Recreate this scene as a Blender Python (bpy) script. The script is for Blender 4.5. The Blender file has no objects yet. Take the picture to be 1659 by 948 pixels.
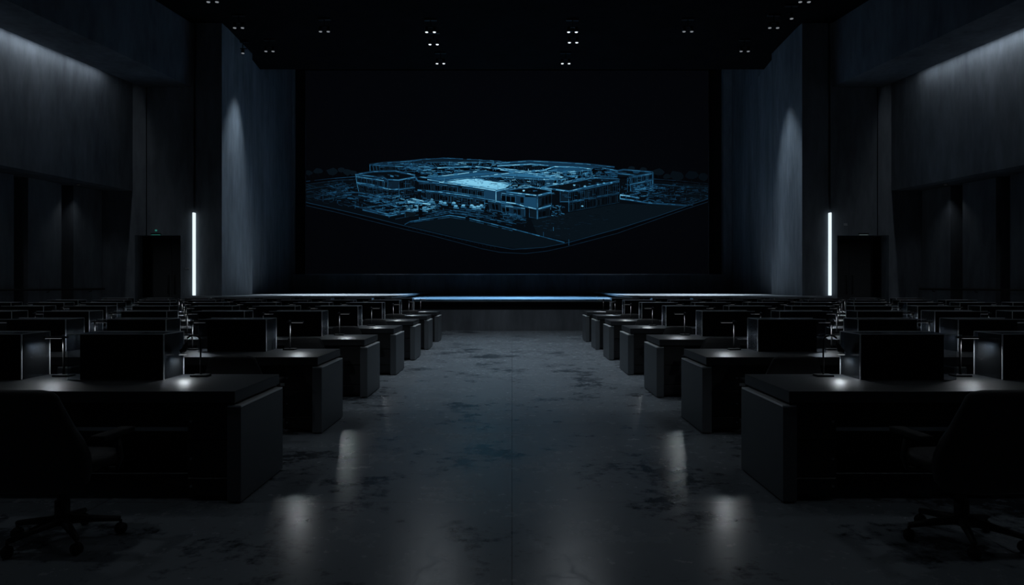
import bpy, bmesh, math, random
from mathutils import Vector, Matrix

random.seed(7)
scn = bpy.context.scene
COL = scn.collection
ORD = ['first', 'second', 'third', 'fourth', 'fifth', 'sixth', 'seventh', 'eighth', 'ninth', 'tenth']

# ------------------------------------------------------------------ camera
F = 1180.0
cam = bpy.data.cameras.new('camera')
cam.sensor_width = 36.0
cam.lens = 36.0 * F / 1659.0
cam.shift_y = -14.0 / 1659.0
cam.clip_end = 200
cam.clip_start = 0.05
camo = bpy.data.objects.new('camera', cam)
COL.objects.link(camo)
camo.location = (0, 0, 1.5)
camo.rotation_euler = (math.pi / 2, 0, 0)
scn.camera = camo

# ------------------------------------------------------------------ materials
def new_mat(name):
    m = bpy.data.materials.new(name)
    m.use_nodes = True
    nt = m.node_tree
    return m, nt, nt.nodes['Principled BSDF']

def plain(name, col, rough=0.5, metal=0.0, spec=0.5, bump=0.0, bscale=200.0):
    m, nt, b = new_mat(name)
    b.inputs['Base Color'].default_value = (*col, 1)
    b.inputs['Roughness'].default_value = rough
    b.inputs['Metallic'].default_value = metal
    b.inputs['Specular IOR Level'].default_value = spec
    tc = nt.nodes.new('ShaderNodeTexCoord')
    n = nt.nodes.new('ShaderNodeTexNoise')
    n.inputs['Scale'].default_value = bscale
    nt.links.new(tc.outputs['Object'], n.inputs['Vector'])
    mr = nt.nodes.new('ShaderNodeMapRange')
    mr.inputs['To Min'].default_value = max(0.02, rough - 0.05)
    mr.inputs['To Max'].default_value = min(1, rough + 0.05)
    nt.links.new(n.outputs['Fac'], mr.inputs['Value'])
    nt.links.new(mr.outputs['Result'], b.inputs['Roughness'])
    if bump:
        bp = nt.nodes.new('ShaderNodeBump')
        bp.inputs['Strength'].default_value = bump
        bp.inputs['Distance'].default_value = 0.01
        nt.links.new(n.outputs['Fac'], bp.inputs['Height'])
        nt.links.new(bp.outputs['Normal'], b.inputs['Normal'])
    return m

def concrete(name, lo, hi, rough=0.75, spec=0.3, streak=0.25):
    m, nt, b = new_mat(name)
    tc = nt.nodes.new('ShaderNodeTexCoord')
    mp = nt.nodes.new('ShaderNodeMapping')
    mp.inputs['Scale'].default_value = (1, 1, streak)
    nt.links.new(tc.outputs['Object'], mp.inputs['Vector'])
    n1 = nt.nodes.new('ShaderNodeTexNoise'); n1.inputs['Scale'].default_value = 0.9
    n1.inputs['Detail'].default_value = 8; n1.inputs['Roughness'].default_value = 0.62
    n2 = nt.nodes.new('ShaderNodeTexNoise'); n2.inputs['Scale'].default_value = 5.0
    n2.inputs['Detail'].default_value = 6
    nt.links.new(mp.outputs['Vector'], n1.inputs['Vector'])
    nt.links.new(mp.outputs['Vector'], n2.inputs['Vector'])
    mx = nt.nodes.new('ShaderNodeMath'); mx.operation = 'MULTIPLY_ADD'
    mx.inputs[1].default_value = 0.4
    nt.links.new(n2.outputs['Fac'], mx.inputs[0])
    nt.links.new(n1.outputs['Fac'], mx.inputs[2])
    cr = nt.nodes.new('ShaderNodeValToRGB')
    cr.color_ramp.elements[0].position = 0.48; cr.color_ramp.elements[0].color = (*lo, 1)
    cr.color_ramp.elements[1].position = 0.92; cr.color_ramp.elements[1].color = (*hi, 1)
    nt.links.new(mx.outputs['Value'], cr.inputs['Fac'])
    nt.links.new(cr.outputs['Color'], b.inputs['Base Color'])
    b.inputs['Roughness'].default_value = rough
    b.inputs['Specular IOR Level'].default_value = spec
    bp = nt.nodes.new('ShaderNodeBump'); bp.inputs['Strength'].default_value = 0.25
    bp.inputs['Distance'].default_value = 0.02
    nt.links.new(n2.outputs['Fac'], bp.inputs['Height'])
    nt.links.new(bp.outputs['Normal'], b.inputs['Normal'])
    return m

def floor_mat():
    m, nt, b = new_mat('polished_concrete')
    tc = nt.nodes.new('ShaderNodeTexCoord')
    n1 = nt.nodes.new('ShaderNodeTexNoise'); n1.inputs['Scale'].default_value = 1.3
    n1.inputs['Detail'].default_value = 10; n1.inputs['Roughness'].default_value = 0.65
    n2 = nt.nodes.new('ShaderNodeTexNoise'); n2.inputs['Scale'].default_value = 9.0
    n2.inputs['Detail'].default_value = 8; n2.inputs['Roughness'].default_value = 0.7
    n3 = nt.nodes.new('ShaderNodeTexNoise'); n3.inputs['Scale'].default_value = 0.35
    n3.inputs['Detail'].default_value = 4
    vo = nt.nodes.new('ShaderNodeTexVoronoi'); vo.feature = 'DISTANCE_TO_EDGE'
    vo.inputs['Scale'].default_value = 1.6; vo.inputs['Randomness'].default_value = 1.0
    for n in (n1, n2, n3):
        nt.links.new(tc.outputs['Object'], n.inputs['Vector'])
    # warp the crack pattern
    wm = nt.nodes.new('ShaderNodeMixRGB'); wm.inputs['Fac'].default_value = 0.35
    nt.links.new(tc.outputs['Object'], wm.inputs['Color1'])
    nt.links.new(n1.outputs['Color'], wm.inputs['Color2'])
    nt.links.new(wm.outputs['Color'], vo.inputs['Vector'])
    mx = nt.nodes.new('ShaderNodeMath'); mx.operation = 'MULTIPLY_ADD'
    mx.inputs[1].default_value = 0.62
    nt.links.new(n2.outputs['Fac'], mx.inputs[0]); nt.links.new(n1.outputs['Fac'], mx.inputs[2])
    mx2 = nt.nodes.new('ShaderNodeMath'); mx2.operation = 'MULTIPLY_ADD'
    mx2.inputs[1].default_value = 0.5
    nt.links.new(n3.outputs['Fac'], mx2.inputs[0]); nt.links.new(mx.outputs['Value'], mx2.inputs[2])
    cr = nt.nodes.new('ShaderNodeValToRGB')
    cr.color_ramp.elements[0].position = 0.89; cr.color_ramp.elements[0].color = (0.045, 0.056, 0.068, 1)
    cr.color_ramp.elements[1].position = 1.22; cr.color_ramp.elements[1].color = (0.20, 0.23, 0.26, 1)
    nt.links.new(mx2.outputs['Value'], cr.inputs['Fac'])
    # slab joints every 2.4 m
    sp = nt.nodes.new('ShaderNodeSeparateXYZ'); nt.links.new(tc.outputs['Object'], sp.inputs['Vector'])
    def joint(axis, off):
        a = nt.nodes.new('ShaderNodeMath'); a.operation = 'ADD'; a.inputs[1].default_value = off
        nt.links.new(sp.outputs[axis], a.inputs[0])
        p = nt.nodes.new('ShaderNodeMath'); p.operation = 'PINGPONG'; p.inputs[1].default_value = 1.4
        nt.links.new(a.outputs['Value'], p.inputs[0])
        l = nt.nodes.new('ShaderNodeMath'); l.operation = 'LESS_THAN'; l.inputs[1].default_value = 0.004
        nt.links.new(p.outputs['Value'], l.inputs[0])
        return l
    j1, j2 = joint('X', 0.0), joint('Y', 0.6)
    jm = nt.nodes.new('ShaderNodeMath'); jm.operation = 'MAXIMUM'
    nt.links.new(j1.outputs['Value'], jm.inputs[0]); nt.links.new(j2.outputs['Value'], jm.inputs[1])
    dk = nt.nodes.new('ShaderNodeMixRGB'); dk.blend_type = 'MULTIPLY'
    dk.inputs['Color2'].default_value = (0.35, 0.35, 0.36, 1)
    nt.links.new(jm.outputs['Value'], dk.inputs['Fac'])
    nt.links.new(cr.outputs['Color'], dk.inputs['Color1'])
    nt.links.new(dk.outputs['Color'], b.inputs['Base Color'])
    rr = nt.nodes.new('ShaderNodeMapRange')
    rr.inputs['From Min'].default_value = 0.3; rr.inputs['From Max'].default_value = 1.1
    rr.inputs['To Min'].default_value = 0.15; rr.inputs['To Max'].default_value = 0.31
    nt.links.new(mx.outputs['Value'], rr.inputs['Value'])
    nt.links.new(rr.outputs['Result'], b.inputs['Roughness'])
    b.inputs['Specular IOR Level'].default_value = 0.5
    cm = nt.nodes.new('ShaderNodeMapRange'); cm.inputs['From Max'].default_value = 0.012
    nt.links.new(vo.outputs['Distance'], cm.inputs['Value'])
    hm = nt.nodes.new('ShaderNodeMath'); hm.operation = 'MULTIPLY_ADD'; hm.inputs[1].default_value = 0.25
    nt.links.new(cm.outputs['Result'], hm.inputs[0]); nt.links.new(n2.outputs['Fac'], hm.inputs[2])
    bp = nt.nodes.new('ShaderNodeBump'); bp.inputs['Strength'].default_value = 0.10
    bp.inputs['Distance'].default_value = 0.01
    nt.links.new(hm.outputs['Value'], bp.inputs['Height'])
    nt.links.new(bp.outputs['Normal'], b.inputs['Normal'])
    return m

def emit(name, col, strength, tex=True):
    m = bpy.data.materials.new(name); m.use_nodes = True
    nt = m.node_tree; nt.nodes.clear()
    o = nt.nodes.new('ShaderNodeOutputMaterial'); e = nt.nodes.new('ShaderNodeEmission')
    e.inputs['Color'].default_value = (*col, 1); e.inputs['Strength'].default_value = strength
    nt.links.new(e.outputs['Emission'], o.inputs['Surface'])
    return m

def smoked_glass():
    m = bpy.data.materials.new('smoked_glass'); m.use_nodes = True
    nt = m.node_tree; nt.nodes.clear()
    o = nt.nodes.new('ShaderNodeOutputMaterial')
    t = nt.nodes.new('ShaderNodeBsdfTransparent'); t.inputs['Color'].default_value = (0.74, 0.77, 0.80, 1)
    g = nt.nodes.new('ShaderNodeBsdfGlossy'); g.inputs['Roughness'].default_value = 0.12
    g.inputs['Color'].default_value = (0.9, 0.95, 1, 1)
    d = nt.nodes.new('ShaderNodeBsdfDiffuse'); d.inputs['Color'].default_value = (0.10, 0.11, 0.12, 1)
    fr = nt.nodes.new('ShaderNodeFresnel'); fr.inputs['IOR'].default_value = 1.45
    ms = nt.nodes.new('ShaderNodeMixShader'); m2 = nt.nodes.new('ShaderNodeMixShader')
    m2.inputs['Fac'].default_value = 0.12
    nt.links.new(t.outputs[0], m2.inputs[1]); nt.links.new(d.outputs[0], m2.inputs[2])
    nt.links.new(fr.outputs[0], ms.inputs['Fac'])
    nt.links.new(m2.outputs[0], ms.inputs[1]); nt.links.new(g.outputs[0], ms.inputs[2])
    nt.links.new(ms.outputs[0], o.inputs['Surface'])
    return m

def glow_mat():
    m = bpy.data.materials.new('projected_light'); m.use_nodes = True
    nt = m.node_tree; nt.nodes.clear()
    o = nt.nodes.new('ShaderNodeOutputMaterial'); e = nt.nodes.new('ShaderNodeEmission')
    a = nt.nodes.new('ShaderNodeVertexColor'); a.layer_name = 'glow'
    nt.links.new(a.outputs['Color'], e.inputs['Color'])
    e.inputs['Strength'].default_value = 1.0
    nt.links.new(e.outputs['Emission'], o.inputs['Surface'])
    return m

M = {
    'floor': floor_mat(),
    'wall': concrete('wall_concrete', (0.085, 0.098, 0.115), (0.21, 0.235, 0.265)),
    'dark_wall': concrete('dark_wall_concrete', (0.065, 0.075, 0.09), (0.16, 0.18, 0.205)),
    'ceiling': concrete('ceiling_black', (0.003, 0.0033, 0.004), (0.007, 0.0075, 0.009), 0.95, 0.05, 1.0),
    'stage_floor': concrete('stage_screed', (0.13, 0.145, 0.16), (0.26, 0.28, 0.30), 0.5, 0.4, 1.0),
    'stage_front': concrete('stage_concrete', (0.10, 0.11, 0.125), (0.24, 0.26, 0.29)),
    'black': plain('black_laminate', (0.012, 0.013, 0.015), 0.42, 0, 0.45),
    'top': plain('desk_top_laminate', (0.024, 0.027, 0.031), 0.45, 0, 0.45),
    'panel': plain('desk_panel_laminate', (0.095, 0.106, 0.117), 0.45, 0, 0.4),
    'metal': plain('satin_metal', (0.45, 0.47, 0.5), 0.35, 1.0),
    'rim': plain('pale_satin_edge', (0.60, 0.63, 0.66), 0.38, 0.15),
    'trim': plain('pale_aluminium_trim', (0.80, 0.83, 0.86), 0.3, 0.0),
    'dmetal': plain('black_metal', (0.018, 0.019, 0.021), 0.5, 0.3),
    'leather': plain('black_leather', (0.017, 0.018, 0.020), 0.5, 0, 0.35, 0.25, 160),
    'rubber': plain('black_rubber', (0.008, 0.008, 0.009), 0.7, 0, 0.3),
    'screen_off': plain('dark_screen_glass', (0.004, 0.0045, 0.006), 0.45, 0, 0.15),
    'big_screen': plain('dark_projection_surface', (0.006, 0.007, 0.010), 0.85, 0, 0.08),
    'recess': plain('black_recess_paint_and_shade', (0.008, 0.009, 0.011), 0.85, 0, 0.1),
    'door': plain('dark_painted_door', (0.045, 0.048, 0.052), 0.5, 0, 0.4),
    'glass': smoked_glass(),
    'glow': glow_mat(),
    'strip': emit('cool_white_tube', (0.76, 0.90, 0.98), 1.15),
    'cove': emit('cool_white_cove', (0.82, 0.92, 1.0), 1.2),
    'lens': emit('cool_white_lens', (0.85, 0.92, 1.0), 1.3),
    'lens_dim': emit('dim_white_lens', (0.85, 0.92, 1.0), 0.22),
    'lens_low': emit('low_white_lens', (0.85, 0.92, 1.0), 0.015),
    'led': emit('desk_lamp_led', (0.86, 0.94, 1.0), 0.20),
    'green': emit('green_exit_light', (0.05, 0.35, 0.28), 0.35),
    'white_dim': emit('pale_exit_light', (0.55, 0.75, 0.75), 0.16),
}

# ------------------------------------------------------------------ mesh helpers
class MB:
    def __init__(self):
        self.bm = bmesh.new()
    def _merge(self, other, mat=None):
        me = bpy.data.meshes.new('tmp')
        if mat is not None:
            bmesh.ops.transform(other, matrix=mat, verts=other.verts)
        other.to_mesh(me); other.free()
        self.bm.from_mesh(me)
        bpy.data.meshes.remove(me)
        return self
    def box(self, x0, x1, y0, y1, z0, z1, bev=0.0, seg=2, mat=None):
        b = bmesh.new()
        xs, ys, zs = sorted((x0, x1)), sorted((y0, y1)), sorted((z0, z1))
        v = [b.verts.new((x, y, z)) for z in zs for y in ys for x in xs]
        for f in ((0, 2, 3, 1), (4, 5, 7, 6), (0, 1, 5, 4), (2, 6, 7, 3), (0, 4, 6, 2), (1, 3, 7, 5)):
            b.faces.new([v[i] for i in f])
        if bev > 0:
            bmesh.ops.bevel(b, geom=b.edges[:], offset=bev, segments=seg, profile=0.6, affect='EDGES')
        return self._merge(b, mat)
    def prism(self, pts, z0, z1):
        b = bmesh.new()
        lo = [b.verts.new((x, y, z0)) for x, y in pts]
        hi = [b.verts.new((x, y, z1)) for x, y in pts]
        n = len(pts)
        b.faces.new(list(reversed(lo))); b.faces.new(hi)
        for i in range(n):
            b.faces.new((lo[i], lo[(i + 1) % n], hi[(i + 1) % n], hi[i]))
        bmesh.ops.recalc_face_normals(b, faces=b.faces)
        return self._merge(b)
    def cyl(self, c, r, h, seg=16, r2=None, mat=None, bev=0.0):
        b = bmesh.new()
        bmesh.ops.create_cone(b, cap_ends=True, segments=seg, radius1=r, radius2=r if r2 is None else r2, depth=h)
        if bev:
            bmesh.ops.bevel(b, geom=[e for e in b.edges if e.is_boundary or len({round(v.co.z, 4) for v in e.verts}) == 1],
                            offset=bev, segments=2, affect='EDGES')
        mm = Matrix.Translation(c)
        if mat is not None:
            mm = mm @ mat
        return self._merge(b, mm)
    def tube(self, pts, r, seg=10, radii=None):
        b = bmesh.new()
        P = [Vector(p) for p in pts]
        rings = []
        up = Vector((0.31, 0.17, 0.93)).normalized()
        for i, p in enumerate(P):
            d = (P[min(i + 1, len(P) - 1)] - P[max(i - 1, 0)]).normalized()
            if abs(d.dot(up)) > 0.95:
                up = Vector((1, 0, 0))
            a = d.cross(up).normalized(); c = d.cross(a).normalized()
            rr = radii[i] if radii else r
            rings.append([b.verts.new(p + (a * math.cos(t) + c * math.sin(t)) * rr)
                          for t in [2 * math.pi * k / seg for k in range(seg)]])
        for i in range(len(rings) - 1):
            for k in range(seg):
                b.faces.new((rings[i][k], rings[i][(k + 1) % seg], rings[i + 1][(k + 1) % seg], rings[i + 1][k]))
        b.faces.new(list(reversed(rings[0]))); b.faces.new(rings[-1])
        bmesh.ops.recalc_face_normals(b, faces=b.faces)
        return self._merge(b)
    def loft(self, loops):
        b = bmesh.new()
        R = [[b.verts.new(p) for p in l] for l in loops]
        n = len(R[0])
        for i in range(len(R) - 1):
            for k in range(n):
                b.faces.new((R[i][k], R[i][(k + 1) % n], R[i + 1][(k + 1) % n], R[i + 1][k]))
        b.faces.new(list(reversed(R[0]))); b.faces.new(R[-1])
        bmesh.ops.recalc_face_normals(b, faces=b.faces)
        return self._merge(b)
    def build(self, name, mat, parent=None, smooth=False, loc=None):
        me = bpy.data.meshes.new(name)
        self.bm.to_mesh(me); self.bm.free()
        if smooth:
            for p in me.polygons:
                p.use_smooth = True
        me.materials.append(mat)
        o = bpy.data.objects.new(name, me)
        COL.objects.link(o)
        if parent is not None:
            o.parent = parent
        if loc is not None:
            o.location = loc
        return o

def tag(o, label, cat, group=None):
    o['label'] = label; o['category'] = cat
    if group: o['group'] = group
    return o

def thing(name, label, cat, loc=(0, 0, 0), rz=0.0, group=None):
    o = bpy.data.objects.new(name, None)
    o.empty_display_size = 0.1
    COL.objects.link(o)
    o.location = loc; o.rotation_euler = (0, 0, rz)
    return tag(o, label, cat, group)

def struct(o, label, cat):
    o['kind'] = 'structure'; o['label'] = label; o['category'] = cat
    return o

def copy_tree(src, parent=None):
    c = src.copy()
    COL.objects.link(c)
    if parent is not None:
        c.parent = parent
        c.matrix_parent_inverse = src.matrix_parent_inverse.copy()
    for ch in src.children:
        copy_tree(ch, c)
    return c

def spot(name, loc, target, power, angle, blend=0.5, radius=0.1, col=(0.82, 0.91, 1.0), parent=None):
    l = bpy.data.lights.new(name, 'SPOT')
    l.energy = power; l.spot_size = math.radians(angle); l.spot_blend = blend
    l.shadow_soft_size = radius; l.color = col
    o = bpy.data.objects.new(name, l)
    COL.objects.link(o)
    d = Vector(target) - Vector(loc)
    o.rotation_euler = d.to_track_quat('-Z', 'Y').to_euler()
    o.location = loc
    if parent is not None:
        o.parent = parent
    return o

SIDE = {-1: 'left', 1: 'right'}
CEIL = 10.1          # hall ceiling
CFLY = 13.0          # higher black loft over the rear of the stage
YFLY = 29.2
YW = 24.0          # end walls beside the stage
YB = 36.0          # wall behind the screen
SPL = 0.1346       # splay of the side walls
def wx(y, base): return base + SPL * (YW - y)

# ------------------------------------------------------------------ room shell
f = MB().box(-17.5, 17.5, -3.2, YB + 0.4, -0.2, 0.0).build('floor', M['floor'])
struct(f, 'polished dark concrete floor of the hall with faint reflections', 'floor')
c = MB().box(-17.5, 17.5, -3.2, YFLY, CEIL, CFLY + 0.2).box(-17.5, 17.5, YFLY, YB + 0.4, CFLY, CFLY + 0.2).build('ceiling', M['ceiling'])
struct(c, 'black ceiling high above the hall', 'ceiling')
w = MB().box(-17.5, 17.5, -3.2, -3.0, 0.001, CEIL - 0.001).build('wall_back', M['wall'])
struct(w, 'concrete wall closing the hall behind the desks', 'wall')

for s in (-1, 1):
    sd = SIDE[s]
    # upper splayed wall that overhangs the side aisle
    m = MB().prism([(s * wx(-2.99, 12.5), -2.99), (s * 12.5, YW), (s * 12.9, YW), (s * wx(-2.99, 12.9), -2.99)], 4.57, CEIL - 0.01)
    struct(m.build('wall_%s' % sd, M['wall']), 'upper concrete wall on the %s washed by a cove light along its top' % sd, 'wall')
    # underside of the overhang
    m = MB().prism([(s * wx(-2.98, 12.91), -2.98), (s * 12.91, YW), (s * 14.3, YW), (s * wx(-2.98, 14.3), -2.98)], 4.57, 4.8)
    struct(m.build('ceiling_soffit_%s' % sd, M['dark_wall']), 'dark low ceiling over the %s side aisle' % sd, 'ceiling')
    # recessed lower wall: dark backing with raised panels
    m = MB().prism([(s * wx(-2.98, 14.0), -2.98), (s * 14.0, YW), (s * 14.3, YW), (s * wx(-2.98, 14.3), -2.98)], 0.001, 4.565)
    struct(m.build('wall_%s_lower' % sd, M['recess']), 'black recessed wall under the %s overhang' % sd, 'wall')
    y = YW - 0.02
    n = 0
    while y > 6:
        y0 = y - 1.27
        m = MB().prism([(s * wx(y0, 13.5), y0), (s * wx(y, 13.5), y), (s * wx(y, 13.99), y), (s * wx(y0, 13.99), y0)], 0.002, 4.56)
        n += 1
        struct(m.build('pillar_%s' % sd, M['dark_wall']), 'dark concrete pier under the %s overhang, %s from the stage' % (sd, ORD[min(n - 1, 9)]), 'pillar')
        y = y0 - 0.5
        if n >= 9: break
    # hand rail on brackets along the lower wall
    t = thing('handrail', 'dark metal handrail running along the %s lower wall' % sd, 'handrail', (0, 0, 0))
    pts = [(s * wx(yy, 13.40), yy, 1.33) for yy in (6.5, 12, 18, YW - 0.05)]
    MB().tube(pts, 0.03, 12).build('rail', M['dmetal'], t, True)
    yy = YW - 0.6
    for k in range(9):
        MB().tube([(s * wx(yy, 13.40), yy, 1.325), (s * wx(yy, 13.44), yy, 1.26), (s * wx(yy, 13.498), yy, 1.25)], 0.012, 8).build('bracket', M['dmetal'], t, True)
        yy -= 1.77
    # ceiling bulkhead with the cove slot
    m = MB().prism([(s * wx(-2.97, 10.55), -2.97), (s * 10.55, YW - 0.01), (s * 12.2, YW - 0.01), (s * wx(-2.97, 12.2), -2.97)], 7.98, CEIL - 0.005)
    struct(m.build('trim_bulkhead_%s' % sd, M['dark_wall']), 'deep dark ceiling bulkhead along the %s wall' % sd, 'ceiling beam')

    # end wall beside the stage, built around the door portal
    xi, xo = 9.3, 14.3
    dl, dr, dh = (10.92, 12.43, 3.10) if s < 0 else (10.72, 12.42, 3.10)
    m = MB()
    for (a, b2, z0, z1) in ((9.56, 10.42, 0.001, CEIL - 0.004), (10.50, 12.02, dh, CEIL - 0.004), (12.06, 14.3, dh, CEIL - 0.004),
                            (10.50, dl, 0.001, dh), (dr, 14.3, 0.001, dh)):
        m.box(s * a, s * b2, YW, YW + 0.5, z0, z1)
    m.box(s * 10.42, s * 10.50, YW + 0.12, YW + 0.5, 0.001, CEIL - 0.004)     # recessed groove
    m.box(s * 12.02, s * 12.06, YW + 0.05, YW + 0.5, dh, CEIL - 0.004)
    struct(m.build('wall_stage_%s' % sd, M['wall']), 'concrete end wall to the %s of the stage with a door recess' % sd, 'wall')
    # door lining and leaf
    m = MB()
    m.box(s * (dl - 0.15), s * dl, YW + 0.501, YW + 1.1, 0.001, dh + 0.2)
    m.box(s * dr, s * (dr + 0.15), YW + 0.501, YW + 1.1, 0.001, dh + 0.2)
    m.box(s * dl, s * dr, YW + 0.501, YW + 1.1, dh, dh + 0.2)
    struct(m.build('trim_portal_%s' % sd, M['recess']), 'black lining of the deep door recess on the %s' % sd, 'door lining')
    d = bpy.data.objects.new('door_%d' % (1 if s < 0 else 2), None); COL.objects.link(d)
    struct(d, 'dark double door deep in the recess on the %s of the stage' % sd, 'door')
    mid = (dl + dr) / 2
    for (a, b2) in ((dl + 0.01, mid - 0.004), (mid + 0.004, dr - 0.01)):
        lf = MB().box(s * a, s * b2, YW + 1.0, YW + 1.05, 0.01, dh - 0.02, 0.004, 1).build('door_leaf', M['door'], d)
        hx = b2 - 0.10 if b2 < mid + 0.01 else a + 0.10
        MB().tube([(s * hx, YW + 0.999, 1.15), (s * hx, YW + 0.93, 1.17), (s * hx, YW + 0.93, 1.78), (s * hx, YW + 0.999, 1.8)], 0.014, 10).build('pull_handle', M['dmetal'], lf, True)
    # exit light over the door
    ex = (-11.72, 11.57)[s > 0]
    t = thing('exit_light', ('small green exit light above the left door recess' if s < 0 else 'small pale exit light above the right door recess'), 'exit light', (ex, YW - 0.001, dh + 0.02))
    MB().box(-0.16, 0.16, -0.07, 0.004, 0.0, 0.05, 0.008).build('housing', M['dmetal'], t)
    MB().box(-0.14, 0.14, -0.06, -0.01, -0.012, 0.0, 0.002).build('lens', M['green' if s < 0 else 'white_dim'], t)
    if s < 0:
        MB().cyl((0, -0.02, 0.14), 0.03, 0.04, 12, mat=Matrix.Rotation(math.pi / 2, 4, 'X')).build('indicator', M['green'], t)
    # pier and wing wall beside the stage (receding to the back wall)
    m = MB().prism([(s * 9.56, YW + 0.502), (s * 9.70, 27.2), (s * 9.88, 27.21), (s * 10.86, YB), (s * 11.3, YB), (s * 10.42, YW + 0.502)], 0.001, CEIL - 0.003)
    m.prism([(s * 10.28, YFLY), (s * 10.86, YB), (s * 11.3, YB), (s * 10.8, YFLY)], CEIL - 0.003, CFLY - 0.003)
    struct(m.build('wall_wing_%s' % sd, M['wall']), 'tall concrete wing wall flanking the %s side of the stage' % sd, 'wall')

# back wall behind the screen, with a recess for it
m = MB()
for (a, b2, z0, z1) in ((-11.4, -10.8, 0.001, CFLY - 0.003), (10.45, 11.4, 0.001, CFLY - 0.003), (-10.8, 10.45, 0.001, 1.98)):
    m.box(a, b2, YB - 0.001, YB + 0.399, z0, z1)
struct(m.build('wall_front', M['wall']), 'concrete wall around and below the big screen', 'wall')
m = MB().box(-10.79, 10.44, YB + 0.3, YB + 0.398, 1.985, CFLY - 0.003)
struct(m.build('wall_front_recess', M['recess']), 'black recess surrounding the big screen', 'wall')

# ------------------------------------------------------------------ stage
YS = 23.3
m = MB().box(-10.2, 10.2, YS, YW - 0.002, 0.001, 0.67).box(-9.5, 9.5, YW - 0.002, YB - 0.01, 0.001, 0.67)
st = m.build('stage', M['stage_front'])
struct(st, 'low concrete stage base across the end of the aisle', 'stage')
MB().box(-10.1, 10.1, YS + 0.06, YW - 0.002, 0.671, 0.925).build('fascia', M['recess'], st)  # recessed band, its black standing in for shade under the slab edge
MB().box(-10.2, 10.2, YS - 0.02, YW - 0.002, 0.926, 0.95).box(-9.5, 9.5, YW - 0.002, YB - 0.01, 0.926, 0.95).build('stage_floor', M['stage_floor'], st)
for s in (-1, 1):
    x1 = 3.85
    m = MB().prism([(s * 10.25, YS + 0.03), (s * x1, YS + 0.03), (s * 4.03, YB - 0.02), (s * 10.8, YB - 0.02), (s * 9.87, 27.22), (s * 9.69, 27.19), (s * 9.55, YW - 0.003), (s * 10.25, YW - 0.003)], 1.04, 1.10)
    pl = m.build('stage_platform', M['stage_floor'])
    struct(pl, 'raised grey platform on the %s half of the stage' % SIDE[s], 'stage platform')
    m = MB().prism([(s * 9.24, YS + 0.09), (s * (x1 + 0.08), YS + 0.09), (s * 4.11, YB - 0.03), (s * 9.24, YB - 0.03)], 0.951, 1.039)
    m.build('riser', M['recess'], pl)

# vertical light strips in the wall grooves
for s in (-1, 1):
    t = thing('light_strip', 'tall vertical white light strip in the %s wall groove beside the stage' % SIDE[s], 'light strip', (s * 10.46, YW, 1.12))
    MB().box(-0.024, 0.024, -0.11, 0.10, 0.0, 2.72, 0.004, 1).build('diffuser', M['strip'], t)
    MB().box(-0.039, 0.039, 0.10, 0.119, -0.01, 2.73).build('channel', M['metal'], t)
# small wall plates
t = tag(MB().box(-0.07, 0.07, -0.02, 0, -0.03, 0.03, 0.005).build('switch_plate', M['metal'], loc=(-10.70, YW - 0.001, 2.0)), 'small metal switch plate between the left door and the light strip', 'switch plate')
t = tag(MB().box(-0.06, 0.06, -0.03, 0, -0.04, 0.04, 0.008).build('wall_sensor', M['metal'], loc=(10.98, YW - 0.001, 3.45)), 'small grey sensor on the right end wall above the door', 'sensor')

# cove lights
for s in (-1, 1):
    t = thing('cove_light', 'long white cove light grazing the top of the %s wall' % SIDE[s], 'cove light', (0, 0, 0))
    m = MB().prism([(s * wx(-2.9, 12.22), -2.9), (s * 12.22, YW - 0.4), (s * 12.25, YW - 0.4), (s * wx(-2.9, 12.25), -2.9)], 8.135, 8.15)
    m.build('led_strip', M['cove'], t)
    L = bpy.data.lights.new('cove_lamp', 'AREA'); L.shape = 'RECTANGLE'
    p0 = Vector((s * wx(-2.9, 12.40), -2.9, 8.10)); p1 = Vector((s * 12.40, YW - 1.5, 8.10))
    L.size = (p1 - p0).length; L.size_y = 0.05; L.energy = 115.0; L.color = (0.83, 0.92, 1.0)
    o = bpy.data.objects.new('cove_lamp', L); COL.objects.link(o)
    o.location = (p0 + p1) / 2
    d = (p1 - p0).normalized()
    z = Vector((0, 0, 1)); yv = z.cross(d)
    tilt = Matrix.Rotation(0.0, 3, d)
    o.rotation_euler = (Matrix((d, yv, z)).transposed()).to_euler()
    o.parent = t

# ------------------------------------------------------------------ the big screen and its wireframe campus
SX0, SX1, SZ0, SZ1 = (495 - 829) * YB / F, (1147 - 829) * YB / F, 1.5 - (444 - 460) * YB / F, 12.05
scr = thing('projection_screen', 'huge dark screen showing a glowing blue wireframe of a building complex', 'screen', (0, YB, SZ0))
def sp_(px, py):           # drawing coordinates -> the screen's own plane
    px = max(495.3, min(1146.7, px))
    return ((px - 829) * YB / F, 1.5 - (py - 460) * YB / F - SZ0)
_b = M['big_screen'].node_tree.nodes['Principled BSDF']
_b.inputs['Emission Color'].default_value = (0.5, 0.62, 1.0, 1); _b.inputs['Emission Strength'].default_value = 0.0015   # faint black level of the screen
MB().box(SX0, SX1, 0.0, 0.10, -0.0, SZ1 - SZ0).build('display_surface', M['big_screen'], scr)
fr = MB()
fr.box(SX0 - 0.03, SX0, -0.012, 0.10, 0.0, SZ1 - SZ0)
fr.box(SX1, SX1 + 0.03, -0.012, 0.10, 0.0, SZ1 - SZ0)
fr.box(SX0 - 0.03, SX1 + 0.03, -0.012, 0.10, -0.03, 0.0)
fr.build('frame', M['metal'], scr)

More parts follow.
